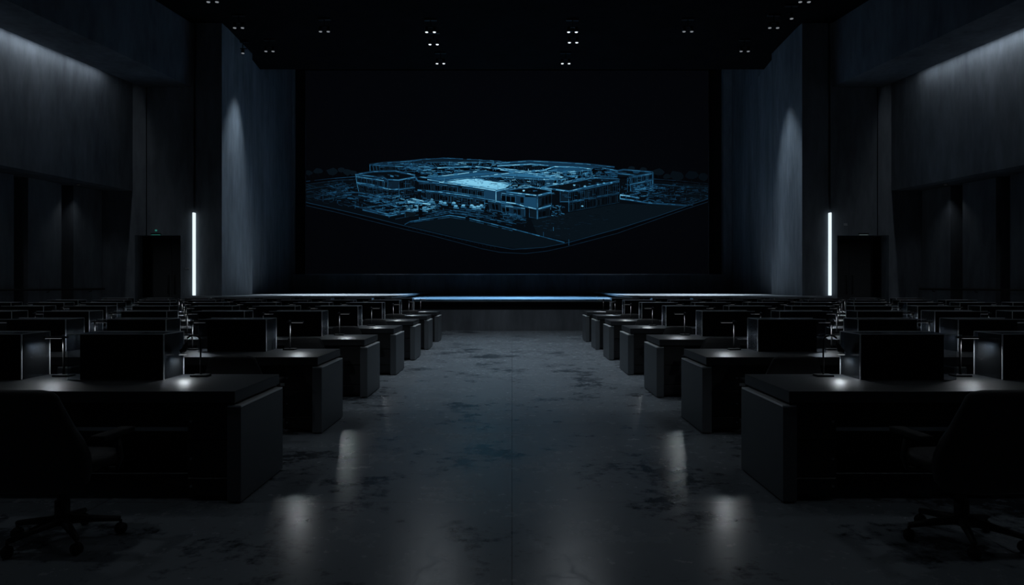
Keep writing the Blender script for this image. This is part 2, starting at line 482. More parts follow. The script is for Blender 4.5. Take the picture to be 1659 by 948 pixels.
DV, DF, DC = [], [], []
LAYER = [0.0]
def ramp(t):
    pts = [(0.0, (0.0006, 0.0008, 0.0014)), (0.12, (0.0028, 0.0065, 0.0105)), (0.3, (0.006, 0.030, 0.064)),
           (0.5, (0.014, 0.092, 0.195)), (0.75, (0.055, 0.26, 0.46)), (1.0, (0.21, 0.57, 0.79))]
    t = max(0, min(1, t * 1.10))
    for (a, ca), (b2, cb) in zip(pts, pts[1:]):
        if t <= b2:
            k = (t - a) / (b2 - a)
            return tuple(x + (y - x) * k for x, y in zip(ca, cb))
    return pts[-1][1]
def quad(p, col):
    i = len(DV)
    for q in p:
        DV.append((q[0], -0.004 - LAYER[0], q[1]))
    DF.append(tuple(range(i, i + len(p)))); DC.append(col)
def fade(px, py):
    dx = (px - 790) / 330.0
    return max(0.25, 1.0 - 0.75 * max(0, abs(dx)) ** 1.6)
def ln(pts, t, w=0.9, jit=0.0, fd=True):
    if fd and t >= 0.58 and w >= 1.0:          # soft bloom around the brighter lines of the picture
        LAYER[0] += 0.00001
        for (a, b2) in zip(pts, pts[1:]):
            L_ = max(1e-6, math.hypot(b2[0] - a[0], b2[1] - a[1]))
            nx, ny = -(b2[1] - a[1]) / L_ * 1.7, (b2[0] - a[0]) / L_ * 1.7
            quad([sp_(a[0] + nx, a[1] + ny), sp_(b2[0] + nx, b2[1] + ny), sp_(b2[0] - nx, b2[1] - ny), sp_(a[0] - nx, a[1] - ny)], ramp(t * 0.36 * fade(*a)))
        LAYER[0] += 0.00001
    w *= 0.86
    # poly line, broken into short pieces of varied brightness
    for (a, b2) in zip(pts, pts[1:]):
        L_ = math.hypot(b2[0] - a[0], b2[1] - a[1])
        n = max(1, int(L_ / 6))
        nx, ny = -(b2[1] - a[1]) / max(L_, 1e-6) * w / 2, (b2[0] - a[0]) / max(L_, 1e-6) * w / 2
        for k in range(n):
            u, v = k / n, (k + 1) / n
            x0, y0 = a[0] + (b2[0] - a[0]) * u, a[1] + (b2[1] - a[1]) * u
            x1, y1 = a[0] + (b2[0] - a[0]) * v, a[1] + (b2[1] - a[1]) * v
            y0 += random.uniform(-jit, jit); y1 += random.uniform(-jit, jit)
            if fd and L_ > 20 and random.random() < 0.04: continue
            tt = t * (random.uniform(0.62, 1.2) if fd else random.uniform(0.85, 1.05)) * (fade(x0, y0) if fd else 1)
            quad([sp_(x0 + nx, y0 + ny), sp_(x1 + nx, y1 + ny), sp_(x1 - nx, y1 - ny), sp_(x0 - nx, y0 - ny)], ramp(tt))
def fill(pts, t, fd=True):
    LAYER[0] += 0.00002
    cx = sum(p[0] for p in pts) / len(pts); cy = sum(p[1] for p in pts) / len(pts)
    quad([sp_(*p) for p in pts], ramp(t * (fade(cx, cy) if fd else 1)))
    LAYER[0] += 0.00002
def lerp(a, b2, u): return (a[0] + (b2[0] - a[0]) * u, a[1] + (b2[1] - a[1]) * u)
def facade(tl, tr, br, bl, n, t, base=0.10, w=0.8, gap=0.25):
    # one storey of windows between four corners
    fill([tl, tr, br, bl], base)
    ln([tl, tr], t * 1.1, 1.0); ln([bl, br], t * 0.75, 0.8)
    for k in range(n + 1):
        u = k / n
        if random.random() < 0.12: continue
        a, b2 = lerp(tl, tr, u), lerp(bl, br, u)
        a2, b3 = lerp(a, b2, 0.12), lerp(a, b2, 0.92)
        ln([a2, b3], t * random.uniform(0.35, 1.0), w)
        if k < n and random.random() < 0.75:
            u2 = (k + 0.85) / n
            c1, c2 = lerp(tl, tr, u2), lerp(bl, br, u2)
            p = [lerp(a, b2, 0.2), lerp(c1, c2, 0.2), lerp(c1, c2, 0.85), lerp(a, b2, 0.85)]
            fill(p, random.choice((0.02, 0.03, 0.05, 0.16)))
            if random.random() < 0.5:
                ln([lerp(a, b2, 0.22), lerp(c1, c2, 0.22)], t * 0.6, 0.5)
def clutter(n, pts, t, slopes=(-0.12, 0.2), lmax=14, w=0.7):
    # short strokes inside a polygon
    xs = [p[0] for p in pts]; ys = [p[1] for p in pts]
    def inside(x, y):
        r = False; j = len(pts) - 1
        for i in range(len(pts)):
            if (pts[i][1] > y) != (pts[j][1] > y) and x < (pts[j][0] - pts[i][0]) * (y - pts[i][1]) / (pts[j][1] - pts[i][1]) + pts[i][0]:
                r = not r
            j = i
        return r
    k = 0
    while k < n:
        x, y = random.uniform(min(xs), max(xs)), random.uniform(min(ys), max(ys))
        if not inside(x, y): continue
        k += 1
        r = random.random()
        tt = t * random.uniform(0.4, 1.1)
        if r < 0.22:
            ln([(x, y), (x, y - random.uniform(1.5, 5))], tt, 0.6)
        else:
            s_ = random.choice(slopes) + random.uniform(-0.05, 0.05); L_ = random.uniform(2.5, lmax)
            ln([(x, y), (x + L_, y + s_ * L_)], tt, random.uniform(0.5, 1.0))
def blob(x, y, r, t):
    LAYER[0] += 0.00001
    n = 9
    quad([sp_(x + r * 1.5 * math.cos(2 * math.pi * k / n) * random.uniform(.8, 1.2), y + r * math.sin(2 * math.pi * k / n) * random.uniform(.8, 1.2)) for k in range(n)], ramp(t * fade(x, y)))

# site plate, lawns
fill([(495, 298), (600, 285), (830, 280), (1057, 292), (1147, 300), (1147, 323), (1000, 372), (900, 398), (850, 405), (800, 399), (655, 366), (495, 328)], 0.045, False)
fill([(660, 365), (728, 351), (825, 371), (913, 393), (880, 401), (850, 404), (800, 398)], 0.085, False)
fill([(921, 345), (1003, 330), (1110, 334), (1000, 372), (921, 391), (870, 380), (860, 356)], 0.095, False)
inner = [(1147, 322), (1115, 333), (1060, 352), (1000, 371), (921, 393), (880, 401), (830, 404), (795, 398), (735, 385), (655, 366), (600, 352), (540, 338), (495, 328)]
outer = [(1147, 327), (1110, 339), (1000, 378), (921, 399), (885, 407), (850, 411), (810, 409), (780, 403), (700, 382), (640, 368), (540, 343), (495, 333)]
ln(inner, 0.24, 1.0, 0, False); ln(outer, 0.17, 1.0, 0, False)
for x in (560, 600, 637, 700, 760, 790):
    pass
# trees on the skyline
for x, y, r in ((500, 280, 4), (515, 277, 5), (538, 278, 6), (552, 275, 4), (562, 279, 5), (572, 280, 4), (1066, 279, 6), (1080, 286, 4), (1096, 285, 8), (1120, 284, 7), (1139, 287, 6), (1022, 273, 4), (1042, 275, 4)):
    blob(x, y, r, 0.17 if x < 800 else 0.19)
    ln([(x, y), (x, y + r * 1.6)], 0.15, 0.7)
# left hinterland lines and parking
ln([(495, 294), (530, 290), (578, 286)], 0.55); ln([(495, 299), (545, 292), (578, 291)], 0.4)
ln([(495, 307), (515, 304), (560, 297)], 0.5); ln([(495, 312), (530, 306), (580, 302)], 0.4)
ln([(495, 318), (520, 314), (548, 311)], 0.55); ln([(497, 320), (560, 312)], 0.4)
clutter(110, [(495, 296), (578, 288), (580, 312), (640, 322), (640, 346), (590, 340), (495, 324)], 0.62, (-0.12, 0.15, 0.28))
clutter(60, [(520, 308), (560, 305), (575, 318), (545, 326), (520, 322)], 0.75, (-0.1, 0.2))
# back-left block
fill([(598, 267), (655, 262), (690, 259), (735, 264), (690, 278), (600, 278)], 0.16)
ln([(598, 267), (620, 264), (655, 262), (692, 258)], 0.62, 1.0, 0.3)
facade((598, 267), (682, 272), (684, 278), (600, 277), 16, 0.6)
ln([(599, 267), (599, 278)], 0.7); ln([(612, 269), (660, 264), (700, 268)], 0.45)
clutter(60, [(605, 266), (690, 260), (700, 276), (610, 272)], 0.6, (-0.08, 0.08))
# far long block
fill([(670, 260), (718, 256), (775, 259), (830, 263), (830, 268), (720, 264), (668, 266)], 0.15)
ln([(669, 261), (690, 258), (718, 256), (775, 259), (830, 263)], 0.5, 0.9, 0.3)
ln([(669, 266), (720, 263), (790, 268), (830, 266)], 0.45, 0.8, 0.3)
facade((690, 263), (800, 263), (795, 270), (700, 272), 22, 0.5)
clutter(120, [(660, 266), (800, 262), (830, 272), (760, 284), (690, 286), (670, 278)], 0.72, (-0.1, 0.08))
ln([(708, 272), (770, 270), (830, 275), (850, 277)], 0.85, 1.3, 0.3)
ln([(735, 278), (775, 277), (830, 283)], 0.65, 1.0, 0.3)
# connecting roofs, middle
fill([(690, 288), (772, 279), (810, 281), (760, 288), (712, 294)], 0.42)
ln([(672, 285), (690, 288), (735, 283), (772, 278)], 0.9, 1.2, 0.2); ln([(692, 291), (712, 294)], 0.8, 1.1)
ln([(672, 286), (676, 293), (712, 297)], 0.85, 1.3)
ln([(712, 294), (760, 288), (810, 283)], 0.8, 1.0, 0.2)
clutter(40, [(672, 276), (740, 272), (735, 284), (690, 287), (668, 283)], 0.8, (-0.1, 0.1))
# left front block
fill([(575, 283), (605, 278), (640, 277), (690, 285), (645, 292), (628, 292)], 0.07)
ln([(575, 283), (605, 278), (640, 277), (672, 284)], 0.75, 1.2, 0.2)
ln([(575, 283), (605, 286), (628, 291), (645, 292), (672, 287)], 0.72, 1.3)
ln([(610, 288), (620, 287), (628, 292)], 0.7, 1.0)
facade((576, 286), (628, 294), (627, 305), (578, 296), 18, 0.80)
facade((578, 298), (628, 307), (628, 318), (582, 311), 16, 0.60, 0.12)
ln([(577, 296), (600, 299), (626, 306), (640, 307), (668, 303)], 0.9, 1.6)
facade((646, 293), (672, 289), (670, 303), (646, 306), 7, 0.45)
facade((646, 308), (672, 304), (670, 314), (646, 317), 7, 0.42)
fill([(628, 294), (646, 293), (646, 306), (628, 306)], 0.2)
ln([(576, 284), (578, 298), (581, 311)], 0.8); ln([(628, 292), (628, 318)], 0.5); ln([(646, 293), (646, 318)], 0.45)
ln([(632, 285), (637, 286)], 1.0, 1.8)
# main block with the bright roof
fill([(712, 296), (755, 289), (775, 289), (828, 298), (818, 305), (803, 308), (785, 306)], 0.86, False)
ln([(712, 295), (735, 291), (757, 288), (790, 292), (829, 298)], 0.85, 1.1, 0.3)
ln([(711, 295), (740, 299), (785, 306), (803, 309)], 0.95, 1.7)
fill([(738, 293), (770, 290), (815, 297), (806, 304), (770, 300)], 0.92, False)
clutter(26, [(725, 294), (770, 290), (822, 299), (800, 306), (750, 299)], 1.0, (0.14, -0.15), 10)
facade((678, 296), (712, 298), (712, 310), (680, 308), 9, 0.42, 0.14)
facade((712, 299), (784, 309), (784, 322), (712, 311), 20, 0.50, 0.13)
facade((682, 311), (712, 313), (712, 326), (684, 322), 8, 0.40, 0.12)
facade((712, 314), (784, 325), (784, 336), (712, 327), 16, 0.42, 0.11)
ln([(676, 308), (710, 311), (748, 316), (785, 322), (803, 325)], 0.66, 1.6)
ln([(708, 311), (720, 309), (785, 319)], 0.5, 0.9)
fill([(785, 308), (803, 310), (803, 325), (785, 322)], 0.30)
fill([(803, 310), (828, 305), (828, 322), (803, 326)], 0.24)
ln([(803, 309), (803, 327)], 0.85, 1.1); ln([(785, 308), (785, 337)], 0.45)
ln([(803, 310), (830, 304)], 0.85, 1.3); ln([(803, 326), (830, 330)], 0.65, 1.4)
facade((790, 326), (828, 331), (828, 346), (793, 340), 7, 0.52, 0.16)
# long block behind, right of the bright roof
fill([(772, 287), (812, 283), (842, 279), (912, 288), (885, 291), (812, 287)], 0.50, False)
ln([(800, 283), (842, 279), (880, 283), (912, 287)], 0.85, 1.4, 0.3); ln([(812, 286), (885, 291), (912, 291)], 0.9, 1.7)
facade((775, 289), (812, 287), (830, 296), (800, 294), 9, 0.45, 0.07)
facade((812, 287), (880, 291), (878, 300), (826, 297), 20, 0.62, 0.10)
facade((882, 291), (910, 291), (905, 297), (882, 299), 5, 0.75, 0.3)
# back right block
fill([(805, 268), (860, 262), (950, 267), (990, 270), (960, 273), (900, 270), (860, 267)], 0.30)
ln([(800, 265), (858, 261), (900, 263), (950, 266), (995, 271)], 0.62, 1.1, 0.2)
ln([(805, 269), (860, 266), (895, 269), (915, 270), (960, 273)], 0.85, 1.4, 0.2)
fill([(828, 272), (850, 268), (890, 270), (868, 276), (840, 276)], 0.05)
for k in range(16): ln([(832 + k * 3, 270), (833 + k * 3, 275)], 0.3, 0.6)
ln([(810, 275), (840, 279), (880, 276), (898, 270), (935, 271), (958, 274)], 0.95, 1.5, 0.2)
fill([(886, 277), (902, 271), (935, 272), (955, 275), (910, 281)], 0.42)
facade((910, 280), (958, 275), (956, 284), (912, 285), 8, 0.7, 0.08)
clutter(150, [(838, 279), (880, 275), (960, 280), (965, 290), (905, 297), (880, 288)], 1.0, (-0.12, 0.1), 12, 0.9)
clutter(60, [(940, 276), (1000, 276), (1000, 285), (955, 290)], 0.75, (-0.05, 0.08), 12)
ln([(905, 297), (940, 290), (962, 287)], 0.8, 1.2)
# front centre block
fill([(820, 310), (862, 304), (893, 309), (870, 316)], 0.05, False)
ln([(818, 309), (840, 305), (862, 303), (893, 309)], 0.7, 1.1, 0.2)
ln([(820, 311), (845, 314), (870, 317), (893, 311)], 0.85, 1.5)
clutter(40, [(812, 300), (868, 300), (905, 304), (875, 306), (830, 306)], 1.0, (-0.1, 0.12), 10)
facade((812, 313), (850, 318), (850, 331), (812, 328), 5, 0.65, 0.24)
fill([(848, 319), (870, 320), (870, 338), (848, 334)], 0.34, False)
ln([(812, 327), (835, 330), (848, 334), (870, 339), (892, 333)], 0.85, 1.5)
ln([(812, 330), (848, 338)], 0.55, 1.2)
facade((812, 333), (850, 338), (850, 351), (814, 347), 6, 0.62, 0.20)
fill([(857, 340), (870, 341), (870, 354), (857, 352)], 0.12, False)
ln([(857, 338), (857, 352), (870, 354), (893, 350)], 0.35)
ln([(870, 316), (870, 355)], 0.62, 1.0); ln([(893, 310), (893, 334)], 0.5)
facade((872, 319), (893, 313), (893, 330), (872, 337), 4, 0.4, 0.10)
facade((872, 341), (890, 336), (890, 350), (872, 353), 3, 0.35, 0.08)
clutter(34, [(890, 336), (912, 330), (912, 349), (888, 351)], 0.7, (-0.1, 0.3), 6)
clutter(60, [(812, 342), (848, 352), (848, 358), (812, 352)], 0.45, (0.12, -0.1), 10)
# right wing with its long two-storey facade
fill([(880, 303), (925, 296), (965, 289), (1002, 290), (955, 301), (921, 309)], 0.07, False)
ln([(876, 303), (921, 296), (962, 288), (1000, 290)], 0.75, 1.1, 0.2)
ln([(876, 304), (900, 307), (921, 310)], 0.95, 1.8, 0.3)
ln([(921, 310), (955, 302), (1003, 293)], 0.85, 1.3)
fill([(907, 310), (921, 311), (921, 326), (907, 327)], 0.16)
facade((921, 312), (1003, 295), (1003, 312), (921, 327), 26, 0.52, 0.08)
facade((921, 329), (1003, 314), (1003, 328), (921, 343), 26, 0.38, 0.07)
ln([(907, 327), (921, 327), (955, 321), (1003, 312)], 0.55, 1.1)
ln([(921, 310), (921, 343)], 0.55); ln([(907, 309), (907, 328)], 0.35)
for x, y in ((930, 300), (947, 302), (968, 299), (978, 297), (990, 296), (848, 309), (943, 334)):
    blob(x, y, 1.3, 1.0)
# far right block
fill([(1000, 277), (1010, 276), (1057, 279), (1032, 285), (1000, 288)], 0.06, False)
ln([(975, 272), (1000, 277), (1010, 275), (1057, 279)], 0.85, 1.0, 0.2)
ln([(980, 279), (1020, 283), (1032, 285), (1057, 280)], 0.9, 1.1, 0.2)
facade((1018, 288), (1057, 281), (1056, 290), (1020, 298), 17, 1.0, 0.16)
facade((1020, 299), (1056, 292), (1056, 305), (1022, 311), 15, 0.9, 0.30)
ln([(1057, 279), (1057, 298)], 1.0, 1.0); ln([(1016, 288), (1016, 312)], 0.7)
clutter(60, [(1022, 300), (1056, 298), (1060, 306), (1030, 312)], 1.1, (-0.2, 0.1), 8)
ln([(1004, 316), (1020, 318), (1035, 321)], 1.25, 2.0); ln([(1004, 322), (1020, 324), (1050, 329), (1112, 333)], 0.95, 1.5)
ln([(1004, 316), (1004, 322)], 1.0)
ln([(1057, 298), (1080, 300), (1110, 303), (1147, 304)], 0.85, 0.9, 0.3); ln([(1057, 290), (1100, 293), (1147, 298)], 0.45)
clutter(210, [(1035, 304), (1060, 301), (1147, 306), (1147, 320), (1112, 332), (1050, 328), (1010, 320)], 0.95, (-0.2, 0.1, 0.02), 10)
clutter(40, [(1085, 296), (1147, 300), (1147, 306), (1085, 303)], 0.7, (0.03,), 8)
# forecourt: parked cars, kerbs, lot lines
ln([(587, 337), (628, 347), (690, 336)], 0.8, 1.1); ln([(587, 340), (630, 350), (662, 344), (690, 339)], 0.7, 1.2)
ln([(575, 334), (587, 337), (640, 330), (676, 327)], 0.6, 1.0); ln([(600, 326), (650, 337)], 0.5)
ln([(580, 316), (640, 328), (690, 326), (705, 330)], 0.7, 1.1, 0.3)
ln([(545, 312), (580, 312), (640, 322)], 0.6, 1.0, 0.3)
clutter(120, [(590, 312), (650, 318), (700, 326), (700, 340), (640, 349), (590, 338)], 0.82, (0.18, -0.15), 16)
clutter(70, [(640, 325), (668, 322), (702, 330), (700, 342), (660, 342)], 1.05, (0.2, -0.1), 12)
ln([(660, 327), (697, 331)], 1.0, 2.0); ln([(668, 322), (698, 329)], 0.9, 1.5)
for k, (x, y) in enumerate(((699, 324), (714, 327), (720, 329), (735, 329), (738, 334), (750, 333), (764, 333), (768, 336), (780, 333), (774, 335))):
    blob(x, y, 2.0, 0.80); ln([(x - 4, y + 2.5), (x + 5, y + 3.5)], 0.7, 1.2)
clutter(90, [(700, 328), (790, 340), (800, 346), (830, 352), (820, 360), (728, 344), (690, 346)], 0.5, (0.15, 0.1), 14)
ln([(655, 364), (664, 359), (690, 355), (728, 349), (760, 354), (830, 371), (880, 384), (914, 393)], 0.5, 1.6)
ln([(664, 361), (728, 352), (760, 357), (830, 374)], 0.38, 0.9)
ln([(680, 354), (728, 345), (780, 352), (830, 362)], 0.42, 1.1); ln([(690, 350), (735, 341), (790, 350)], 0.4, 1.0)
ln([(640, 355), (672, 349), (720, 342)], 0.3, 0.9)
clutter(70, [(800, 350), (870, 358), (915, 352), (1000, 335), (1000, 350), (920, 372), (850, 370)], 0.20, (0.1, -0.15), 10)
for x, y0, y1 in ((679, 330, 356), (656, 344, 352), (896, 368, 374), (880, 376, 384), (921, 388, 398), (575, 330, 338), (523, 318, 327), (630, 346, 353)):
    ln([(x, y0), (x, y1)], 0.5, 0.8)
fill([(656, 343), (672, 343), (672, 351), (656, 351)], 0.13); fill([(677, 332), (684, 333), (684, 352), (678, 352)], 0.03)

# a second pass of fine survey lines over the buildings and yards
clutter(260, [(578, 284), (690, 262), (830, 264), (960, 270), (1055, 281), (1003, 312), (921, 326), (880, 312), (785, 308), (680, 300), (628, 306)], 0.62, (-0.1, 0.1, 0.16), 11, 0.6)
clutter(150, [(578, 296), (628, 305), (680, 309), (785, 323), (785, 336), (680, 322), (628, 318), (582, 311)], 0.42, (0.14,), 8, 0.5)
clutter(160, [(497, 300), (580, 288), (580, 312), (660, 322), (690, 340), (630, 350), (560, 334), (497, 322)], 0.55, (-0.14, 0.18, 0.26), 12, 0.7)
clutter(120, [(1005, 300), (1147, 300), (1147, 321), (1110, 332), (1005, 318)], 0.70, (-0.18, 0.08), 10, 0.7)
clutter(70, [(700, 330), (830, 348), (830, 366), (728, 346), (690, 352)], 0.38, (0.2, 0.15), 18, 0.7)
clutter(46, [(800, 292), (850, 280), (965, 278), (960, 290), (905, 300), (850, 300)], 1.1, (-0.1, 0.1), 9, 0.9)
clutter(60, [(830, 355), (921, 350), (1000, 336), (1000, 360), (921, 385), (860, 374)], 0.19, (0.18, -0.2), 14, 0.7)
for k in range(22):
    u = k / 21
    ln([lerp((660, 366), (800, 398), u), lerp((662, 371), (802, 404), u)], 0.12, 0.6, 0, False)
me = bpy.data.meshes.new('projected_drawing')
me.from_pydata(DV, [], DF)
ca = me.color_attributes.new('glow', 'FLOAT_COLOR', 'CORNER')
li = 0
for p, col in zip(me.polygons, DC):
    for k in p.loop_indices:
        ca.data[k].color = (*col, 1)
me.materials.append(M['glow'])
dw = bpy.data.objects.new('projected_drawing', me); COL.objects.link(dw); dw.parent = scr
dw['label'] = 'glowing blue wireframe drawing'

# ------------------------------------------------------------------ ceiling spotlights over the stage
HZ = CEIL - 0.42
def px_ceiling(px, py, z=CEIL - 0.42):
    y = (z - 1.5) * F / (460 - py)
    return ((px - 829) * y / F, y)
def ceiling_spot(px, py, dim, label, twin=True, n_=0):
    x, y = px_ceiling(px, py)
    t = thing('ceiling_spotlight', label, 'spotlight', (x, y, HZ), 0, None)
    MB().box(-0.20, 0.20, -0.06, 0.06, CEIL - HZ - 0.05, CEIL - HZ - 0.001, 0.006).build('mounting_box', M['dmetal'], t)
    MB().cyl((0, 0, 0.27), 0.018, 0.21, 10).build('stem', M['dmetal'], t)
    MB().box(-0.17, 0.17, -0.02, 0.02, 0.145, 0.175, 0.004).build('crossbar', M['dmetal'], t)
    for dx in ((-0.125, 0.125) if twin else (0.0,)):
        h = MB().cyl((dx, 0, 0.075), 0.06, 0.15, 16, 0.05).build('lamp_head', M['dmetal'], t, True)
        MB().cyl((dx, 0, -0.008), 0.042 if not dim else 0.05, 0.016, 14, 0.05).build('lens', M['lens_dim' if dim else 'lens'], h)
    return t
fix = [
    (713, 103, 0, 'twin ceiling spotlight hanging above the screen, left of centre'),
    (916, 103, 0, 'twin ceiling spotlight hanging above the screen, right of centre'),
    (702, 72, 0, 'twin ceiling spotlight left of centre, second from the screen'),
    (928, 69, 0, 'twin ceiling spotlight right of centre, second from the screen'),
    (697, 52, 0, 'twin ceiling spotlight left of centre, third from the screen'),
    (927, 52, 0, 'twin ceiling spotlight right of centre, third from the screen'),
    (525, 51, 1, 'dim twin ceiling spotlight over the left stage platform'),
    (1114, 51, 1, 'dim twin ceiling spotlight over the right stage platform'),
    (436, 83, 1, 'dim twin ceiling spotlight beside the left wing wall'),
    (1206, 83, 1, 'dim twin ceiling spotlight beside the right wing wall'),
    (393, 86, 1, 'dim single ceiling spotlight in the left rear corner by the wing wall'),
    (386, 45, 1, 'dim twin ceiling spotlight above the left pier'),
    (1253, 45, 1, 'dim twin ceiling spotlight above the right pier'),
    (344, 3, 1, 'dim twin ceiling spotlight nearest the camera on the left'),
    (1303, 3, 1, 'dim twin ceiling spotlight nearest the camera on the right'),
    (1282, 30, 1, 'dim single ceiling spotlight between two twin ones on the right'),
]
FX = {}
for px, py, dim, lab in fix:
    FX[(px, py)] = ceiling_spot(px, py, dim, lab, 'single' not in lab)

# lamps in those fixtures
P = dict(aisle=65, blue=11000, plat=10000, wing=800, low=115, lane=700)
for (px, py), sgn in (((702, 72), -1), ((928, 69), 1)):
    x, y = px_ceiling(px, py)
    spot('aisle_key', (x, y, HZ - 0.03), (0.0, 11.0, 0), P['aisle'], 44, 0.9, 0.12)
for (px, py), sgn in (((713, 103), -1), ((916, 103), 1)):
    x, y = px_ceiling(px, py)
    spot('stage_blue', (x, y, HZ - 0.03), (sgn * 1.6, 28.4, 0.95), P['blue'], 46, 0.9, 0.06, (0.27, 0.60, 1.0))
for (px, py), sgn in (((525, 51), -1), ((1114, 51), 1)):
    x, y = px_ceiling(px, py)
    spot('platform_wash', (x, y, HZ - 0.03), (sgn * 5.9, 26.6, 1.1), P['plat'], 37, 0.75, 0.1, (0.78, 0.90, 1.0))
for (px, py), sgn in (((386, 45), -1), ((1253, 45), 1)):
    x, y = px_ceiling(px, py)
    spot('platform_wash', (x, y, HZ - 0.03), (sgn * 7.7, 27.4, 1.1), P['plat'] * 0.6, 28, 0.8, 0.1, (0.78, 0.90, 1.0))
for (px, py), sgn in (((436, 83), -1), ((1206, 83), 1)):
    x, y = px_ceiling(px, py)
    spot('wing_wash', (x, y, HZ - 0.03), (sgn * 9.62, 24.7, 1.8), P['wing'], 50, 1.0, 0.08, (0.70, 0.86, 1.0))

# hall downlights added out of view above the desk blocks, as light sources
hall = []
for s in (-1, 1):
    for k, y in enumerate((3.0, 8.0, 13.0, 18.0)):
        t = thing('added_ceiling_downlight', 'added unseen downlight in the ceiling over the %s desks, %s from the stage' % (SIDE[s], ORD[3 - k]), 'downlight', (s * 6.5, y, CEIL - 0.001))
        MB().cyl((0, 0, -0.02), 0.13, 0.04, 24, 0.14).build('trim_ring', M['dmetal'], t, False)
        MB().cyl((0, 0, -0.045), 0.10, 0.01, 24).build('lens', M['lens_dim'], t)
        spot('added_downlight_lamp', (s * 6.5, y, CEIL - 0.06), (s * 6.0, y, 0), P['low'], 125, 1.0, 0.1, (0.85, 0.93, 1.0))

for s in (-1, 1):  # small downlights added to brighten the walls under the overhangs
    for k, y in enumerate((22.4, 19.0, 15.5)):
        x = s * wx(y, 13.12)
        t = thing('added_soffit_downlight', 'small added downlight under the %s overhang, %s from the stage' % (SIDE[s], ORD[k]), 'downlight', (x, y, 4.569))
        MB().cyl((0, 0, -0.01), 0.06, 0.02, 20, 0.065).build('trim_ring', M['dmetal'], t, False)
        MB().cyl((0, 0, -0.0225), 0.045, 0.005, 20).build('lens', M['lens_low'], t)
        spot('added_soffit_lamp', (x, y, 4.52), (x, y + 0.3, 0), 11.0, 98, 1.0, 0.04, (0.85, 0.93, 1.0))
for k, y in enumerate((7.4, 11.8, 15.3, 18.8)):  # unseen downlights added to light the aisle floor and stage front
    for s in (-1, 1):
        t = thing('added_ceiling_downlight', 'added unseen ceiling downlight over the %s aisle edge, %s from the stage' % (SIDE[s], ORD[3 - k]), 'downlight', (s * 1.2, y, CEIL - 0.001))
        MB().cyl((0, 0, -0.02), 0.13, 0.04, 24, 0.14).build('trim_ring', M['dmetal'], t, False)
        MB().cyl((0, 0, -0.045), 0.10, 0.01, 24).build('lens', M['lens_dim'], t)
        spot('added_downlight_lamp', (s * 1.2, y, CEIL - 0.06), (s * 1.0, y + 0.8, 0), P['lane'] * (0.08 if k == 0 else 1.0), 58, 0.95, 0.1, (0.80, 0.91, 1.0))

# ------------------------------------------------------------------ furniture prototypes
DH = 0.77           # desk height
DD = 0.95           # desk depth
def make_desk(s, w, first):
    t = thing('desk', '', 'desk', (0, 0, 0))
    X = lambda v: s * v
    MB().box(X(0), X(w), 0, DD, DH - 0.08, DH, 0.006).build('desktop', M['top'], t)
    g = 0.004
    # side panels with a satin trim in the reveal under the top
    for a, b2 in ((-0.034 if first else 0.006, 0.062), (w - 0.062, w - 0.006)):
        p = MB().box(X(a), X(b2), 0.02, DD - 0.02, 0.012, 0.655, 0.005).build('side_panel', M['panel'], t)
        MB().box(X(a), X(b2), 0.03, DD - 0.03, 0.656, 0.670, 0.002, 1).build('trim', M['trim'], p)
        MB().box(X(max(a, 0) + 0.02), X(b2 - 0.008), 0.05, DD - 0.05, 0.671, DH - 0.081).build('spacer', M['rubber'], p)
        MB().box(X(a + 0.01), X(b2 - 0.01), 0.06, DD - 0.06, 0.0, 0.0118).build('foot', M['rubber'], p)
    MB().box(X(0.064), X(w - 0.064), DD - 0.15, DD - 0.128, 0.008, DH - 0.082, 0.002, 1).build('modesty_panel', M['black'], t)
    a, b2 = 0.066, 0.36
    ped = MB().box(X(a), X(b2), 0.10, DD - 0.155, 0.03, DH - 0.082, 0.003, 1).build('pedestal', M['black'], t)
    for z0, z1 in ((0.05, 0.16), (0.168, 0.42), (0.428, 0.675)):
        d = MB().box(X(a + 0.004), X(b2 - 0.004), 0.082, 0.099, z0, z1, 0.003, 1).build('drawer', M['black'], ped)
        MB().cyl((X(b2 - 0.03), 0.076, (z0 + z1) / 2), 0.009, 0.012, 10, mat=Matrix.Rotation(math.pi / 2, 4, 'X')).build('knob', M['metal'], d)
    MB().box(X(b2 + 0.002), X(w - 0.066), 0.30, 0.33, 0.44, 0.47, 0.004).build('crossbar', M['rim'], t)
    MB().box(X(b2 + 0.002), X(w - 0.066), 0.55, 0.575, 0.16, 0.18, 0.003).build('footrest', M['dmetal'], t)
    return t

def make_monitor(s, detail=True):
    t = thing('monitor', '', 'monitor')
    X = lambda v: s * v
    W, H, D = 0.315, 0.345, 0.345
    MB().box(X(-W), X(W), 0, 0.028, 0.001, H, 0.004).build('screen_panel', M['screen_off'], t)
    h = MB()
    h.box(X(-W), X(-W + 0.006), 0.030, D, 0.001, H - 0.006)           # pane towards the aisle
    h.box(X(-W), X(W + 0.10), D, D + 0.006, 0.001, H - 0.006)         # rear pane
    h.box(X(-W), X(W + 0.10), 0.030, D, H - 0.005, H)                 # top pane
    h.box(X(W + 0.001), X(W + 0.10), 0.010, 0.016, 0.001, H - 0.006)  # front wing
    hood = h.build('glass_hood', M['glass'], t)
    r = MB()
    q = 0.0045
    r.box(X(-W), X(W + 0.10), -0.001, q, H, H + 0.006)
    r.box(X(-W), X(W + 0.10), D, D + 0.006, H, H + 0.005)
    r.box(X(-W), X(-W + 0.005), q, D, H, H + 0.004)
    r.box(X(-W - 0.006), X(-W), 0.0, 0.012, 0.001, H + 0.004)
    r.box(X(-W - 0.004), X(-W), D, D + 0.006, 0.001, H + 0.004)
    r.build('rim', M['rim'], t)
    return t

